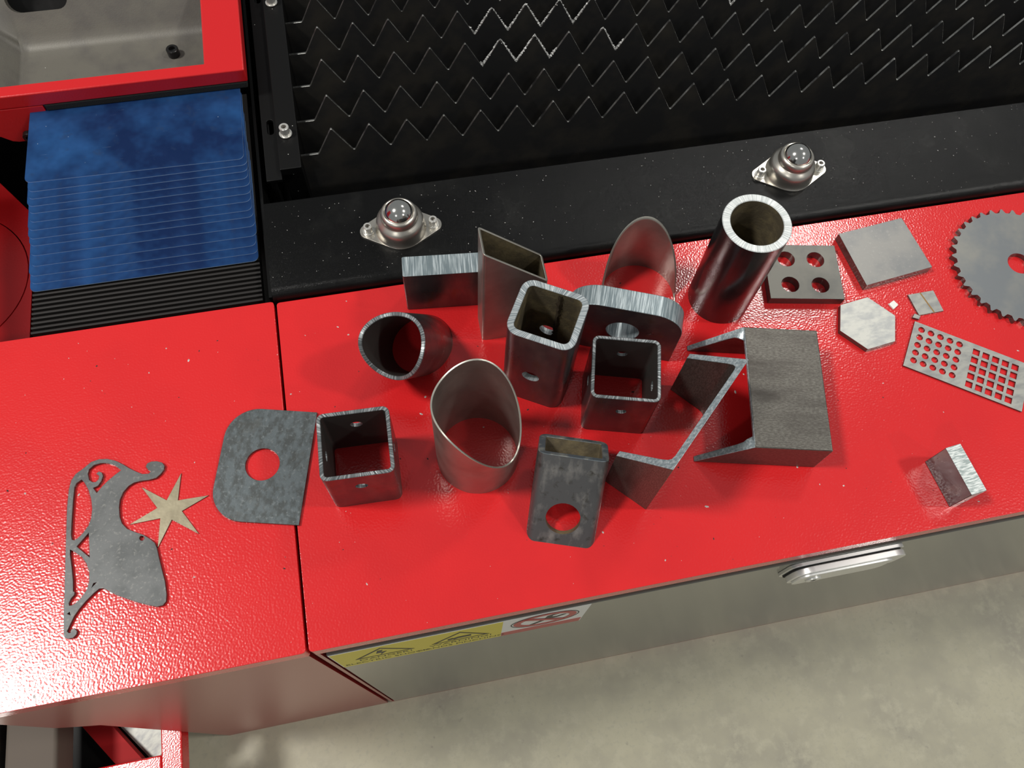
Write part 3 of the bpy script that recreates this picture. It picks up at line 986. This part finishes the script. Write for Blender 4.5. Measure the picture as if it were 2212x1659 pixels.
me = tube('coped_round_tube', c_loop(.0296, 72), .0036, cope_top, lambda x, y: -(x * u.z + y * v.z) / ax.z, [MILL, CUT_THIN, TUBE_IN_DARK], .0006)
ct = link('coped_round_tube', me, None, mw=frame(u, v, ax, (.1320, .2607, 0)))
tag(ct, 'dark round tube leaning to the left with saddle shaped bright rim', 'tube')

# rectangular tube leaning back on its mitred end
e = Vector((.9465, -.3227, 0))
d = Vector((.3227, .9465, 0))
ez = (d + Vector((0, 0, 1))).normalized()
ey = (d - Vector((0, 0, 1))).normalized()
D18 = .041
me = tube('leaning_rectangular_tube', lambda o: rrect(o, .0600 - o, o, D18 - o, max(.0075 - o, .0015), 6), .0058,
          lambda x, y: .0840, lambda x, y: y, [MILL_ROUGH, CUT_DARK, TUBE_IN], .0005)
me = drill(me, [((.0293, 0, .0255), (0, 1, 0), .0150, .03)], TUBE_IN)
r18 = link('leaning_rectangular_tube', me, None, mw=frame(e, ey, ez, (.1923, .0579, 0)))
tag(r18, 'grey mottled rectangular tube leaning backwards with large round hole in front', 'tube')

# steel channels
UP = [(0, 0), (.118, 0), (.118, .044), (.1125, .044), (.1110, .0120), (.1102, .0078), (.1085, .0056), (.1055, .0048),
      (.0125, .0048), (.0095, .0056), (.0078, .0078), (.0070, .0120), (.0055, .044), (0, .044)]
xd = Vector((.737, .676, 0)).normalized()
yd = Vector((-xd.y, xd.x, 0))
me = prism('steel_channel', UP, [], 0, lambda x, y: .1110 - .985 * y, [CUT_CHAN, MILL_BROWN, CUT_CHAN])
c1 = link('steel_channel', me, None, mw=frame(xd, yd, (0, 0, 1), (.3027, .0644, 0)))
bevel(c1, .0005, 2, 50)
tag(c1, 'steel channel offcut standing upright with diagonally cut bright end', 'channel')
sd = Vector((.9735, -.2288, 0)).normalized()
xb = Vector((sd.y, -sd.x, 0))
me = prism('steel_channel', UP, [], lambda x, y: .043 * (1 - y / .044) if y > .0052 else .043, lambda x, y: .1110, [CUT_CHAN, MILL_BROWN, CUT_CHAN])
org = Vector((.4269, .2046, .044)) - sd * .044
c2 = link('steel_channel', me, None, mw=frame(xb, (0, 0, -1), sd, org))
bevel(c2, .0010, 3, 50)
tag(c2, 'steel channel offcut lying web up with two tapered legs pointing left', 'channel')

# ------------------------------------------------------------------ trolley below the small cabinet
tr = empty('trolley', (-.45, .15, -.70), label='red frame trolley loaded with steel offcuts below the small cabinet', cat='trolley')
tx, ty, tz = .45, -.15, .70


def TRp(name, x0, x1, y0, y1, z0, z1, m, rz=0, bw=.002):
    cx, cy = (x0 + x1) / 2, (y0 + y1) / 2
    o = link(name, box(name, x0 - cx, x1 - cx, y0 - cy, y1 - cy, z0, z1, m), tr, (cx + tx, cy + ty, tz), (0, 0, rz))
    return bevel(o, bw)


TRp('front_tube', -.72, -.2860, -.048, -.020, -.530, -.500, RED)
TRp('side_tube', -.2860, -.2590, -.048, .31, -.530, -.500, RED)
TRp('back_tube', -.72, -.2860, .28, .31, -.530, -.500, RED)
TRp('brace', -.383, -.355, -.040, .075, -.556, -.540, mat('dull_red_brace', (0.40, 0.012, 0.014), 0, 0.6, spec=0.2), R_(38))
for (x, y) in ((-.420, -.034), (-.420, .295), (-.70, -.034), (-.70, .295)):
    TRp('leg', x - .0125, x + .0125, y - .0125, y + .0125, -.70, -.531, RED)
TRp('tray_sheet', -.70, -.29, -.018, .278, -.580, -.576, BLACK)
off1 = link('offcut_sheet', box('offcut_sheet', -.05, .05, -.06, .06, 0, .003, PALE_DULL), None, (-.315, .055, -.560), (R_(4), R_(-3), R_(38)))
tag(off1, 'pale offcut sheet lying in the red trolley', 'sheet')
me = tube('square_bar', rr_loop(.064, .050, .006), .004, lambda x, y: .32, lambda x, y: 0, [mat('brown_primer', (0.13, 0.105, 0.085), 0.1, 0.65, spec=0.3), CUT_DARK, TUBE_IN_DARK])
rb = link('rectangular_bar', me, None, mw=frame((1, 0, 0), (0, 0, 1), (0, -1, 0), (-.427, .22, -.500 + .026)))
tag(rb, 'long brown steel rectangular tube lying across the red trolley', 'tube')
sb = link('steel_bracket', prism('steel_bracket', [(0, 0), (.06, 0), (.06, .16), (.045, .16), (.045, .02), (0, .02)], [], 0, .03, [ALU, MILL]), None, (-.53, -.05, -.498), (0, 0, R_(4)))
bevel(sb, .002)
tag(sb, 'shiny steel angle bracket at the left end of the red trolley', 'bracket')

# ------------------------------------------------------------------ crumbs and slag
def crumbs(name, n, region, smin, smax, m, seed, label, cat):
    rnd = random.Random(seed)
    V, F = [], []
    for _ in range(n):
        x, y, z = region(rnd)
        s = smin + (smax - smin) * rnd.random() ** 3
        a = rnd.random() * 6.28
        st = 1 + rnd.random() * 1.2
        b = len(V)
        for k in range(5):
            t = a + 6.283 * k / 5
            px, py = s * st * math.cos(t), s * math.sin(t)
            V.append((x + px * math.cos(a) - py * math.sin(a), y + px * math.sin(a) + py * math.cos(a), z))
        V.append((x, y, z + s * .7))
        for k in range(5):
            F.append([b + k, b + (k + 1) % 5, b + 5])
    o = link(name, mesh(name, V, F, [m], None, 0))
    return tag(o, label, cat, kind='stuff')


crumbs('paint_crumbs', 170, lambda r: (r.uniform(-.25, .72), r.uniform(.004, .325), 0.0), .0002, .0011, CRUMB, 1, 'pale metal crumbs scattered over the red worktops', 'crumbs')
crumbs('soot_crumbs', 110, lambda r: (r.uniform(-.25, .72), r.uniform(.004, .325), 0.0), .0002, .0009, CRUMB_DARK, 2, 'dark soot crumbs scattered over the red worktops', 'crumbs')
crumbs('metal_dust', 320, lambda r: (r.uniform(.004, .95), .345 + .095 * r.random(), .010), .00012, .00042, CRUMB, 3, 'fine bright metal dust on the black rail', 'dust')


def slag():
    rnd = random.Random(11)
    V, F = [], []

    def blob(x, y, z, s):
        b = len(V)
        for dx, dy, dz in ((1, 0, 0), (0, 1, 0), (-1, 0, 0), (0, -1, 0), (0, 0, 1), (0, 0, -1)):
            k = s * rnd.uniform(.6, 1.5)
            V.append((x + dx * k, y + dy * k * .7, z + dz * k))
        for i in range(4):
            j = (i + 1) % 4
            F.append([b + i, b + j, b + 4]); F.append([b + j, b + i, b + 5])

    def edge(row, x0, x1, dens=900, s=(.0008, .0019)):
        y = SLY[row] - .0011
        for _ in range(int((x1 - x0) * dens * 6.0)):
            x = rnd.uniform(x0, x1)
            t = ((x - .077) / .040) % 1.0
            z = .020 - .0345 * (1 - abs(2 * t - 1)) if False else (.020 - .0345 * (2 * t if t < .5 else 2 - 2 * t))
            blob(x, y + rnd.uniform(-.0006, .0006), z - rnd.uniform(0, .0015), rnd.uniform(*s))
    edge(2, .255, .345); edge(2, .395, .425, 700); edge(3, .25, .40, 500); edge(3, .56, .60, 600); edge(4, .35, .55, 500)
    edge(3, .70, .80, 500); edge(4, .70, .95, 500)
    nb = len(F)
    for row, xa, xb, n in ((2, .27, .40, 260), (3, .22, .42, 420), (4, .25, .55, 300), (2, .66, .74, 200), (3, .62, .80, 300), (4, .6, .9, 300)):
        for _ in range(n):
            x = rnd.gauss((xa + xb) / 2, (xb - xa) / 3.5)
            t = ((x - .077) / .040) % 1.0
            zt = .020 - .0345 * (2 * t if t < .5 else 2 - 2 * t)
            blob(x, SLY[row] - .0022, zt - abs(rnd.gauss(0, .014)), rnd.uniform(.0002, .0007))
    return V, F, nb


V, F, NB = slag()
so = link('slag_beads', mesh('slag_beads', V, F, [SLAG, SPATTER], [0] * NB + [1] * (len(F) - NB), 60))
tag(so, 'bright splashes of slag along the zigzag slat edges', 'slag', kind='stuff')
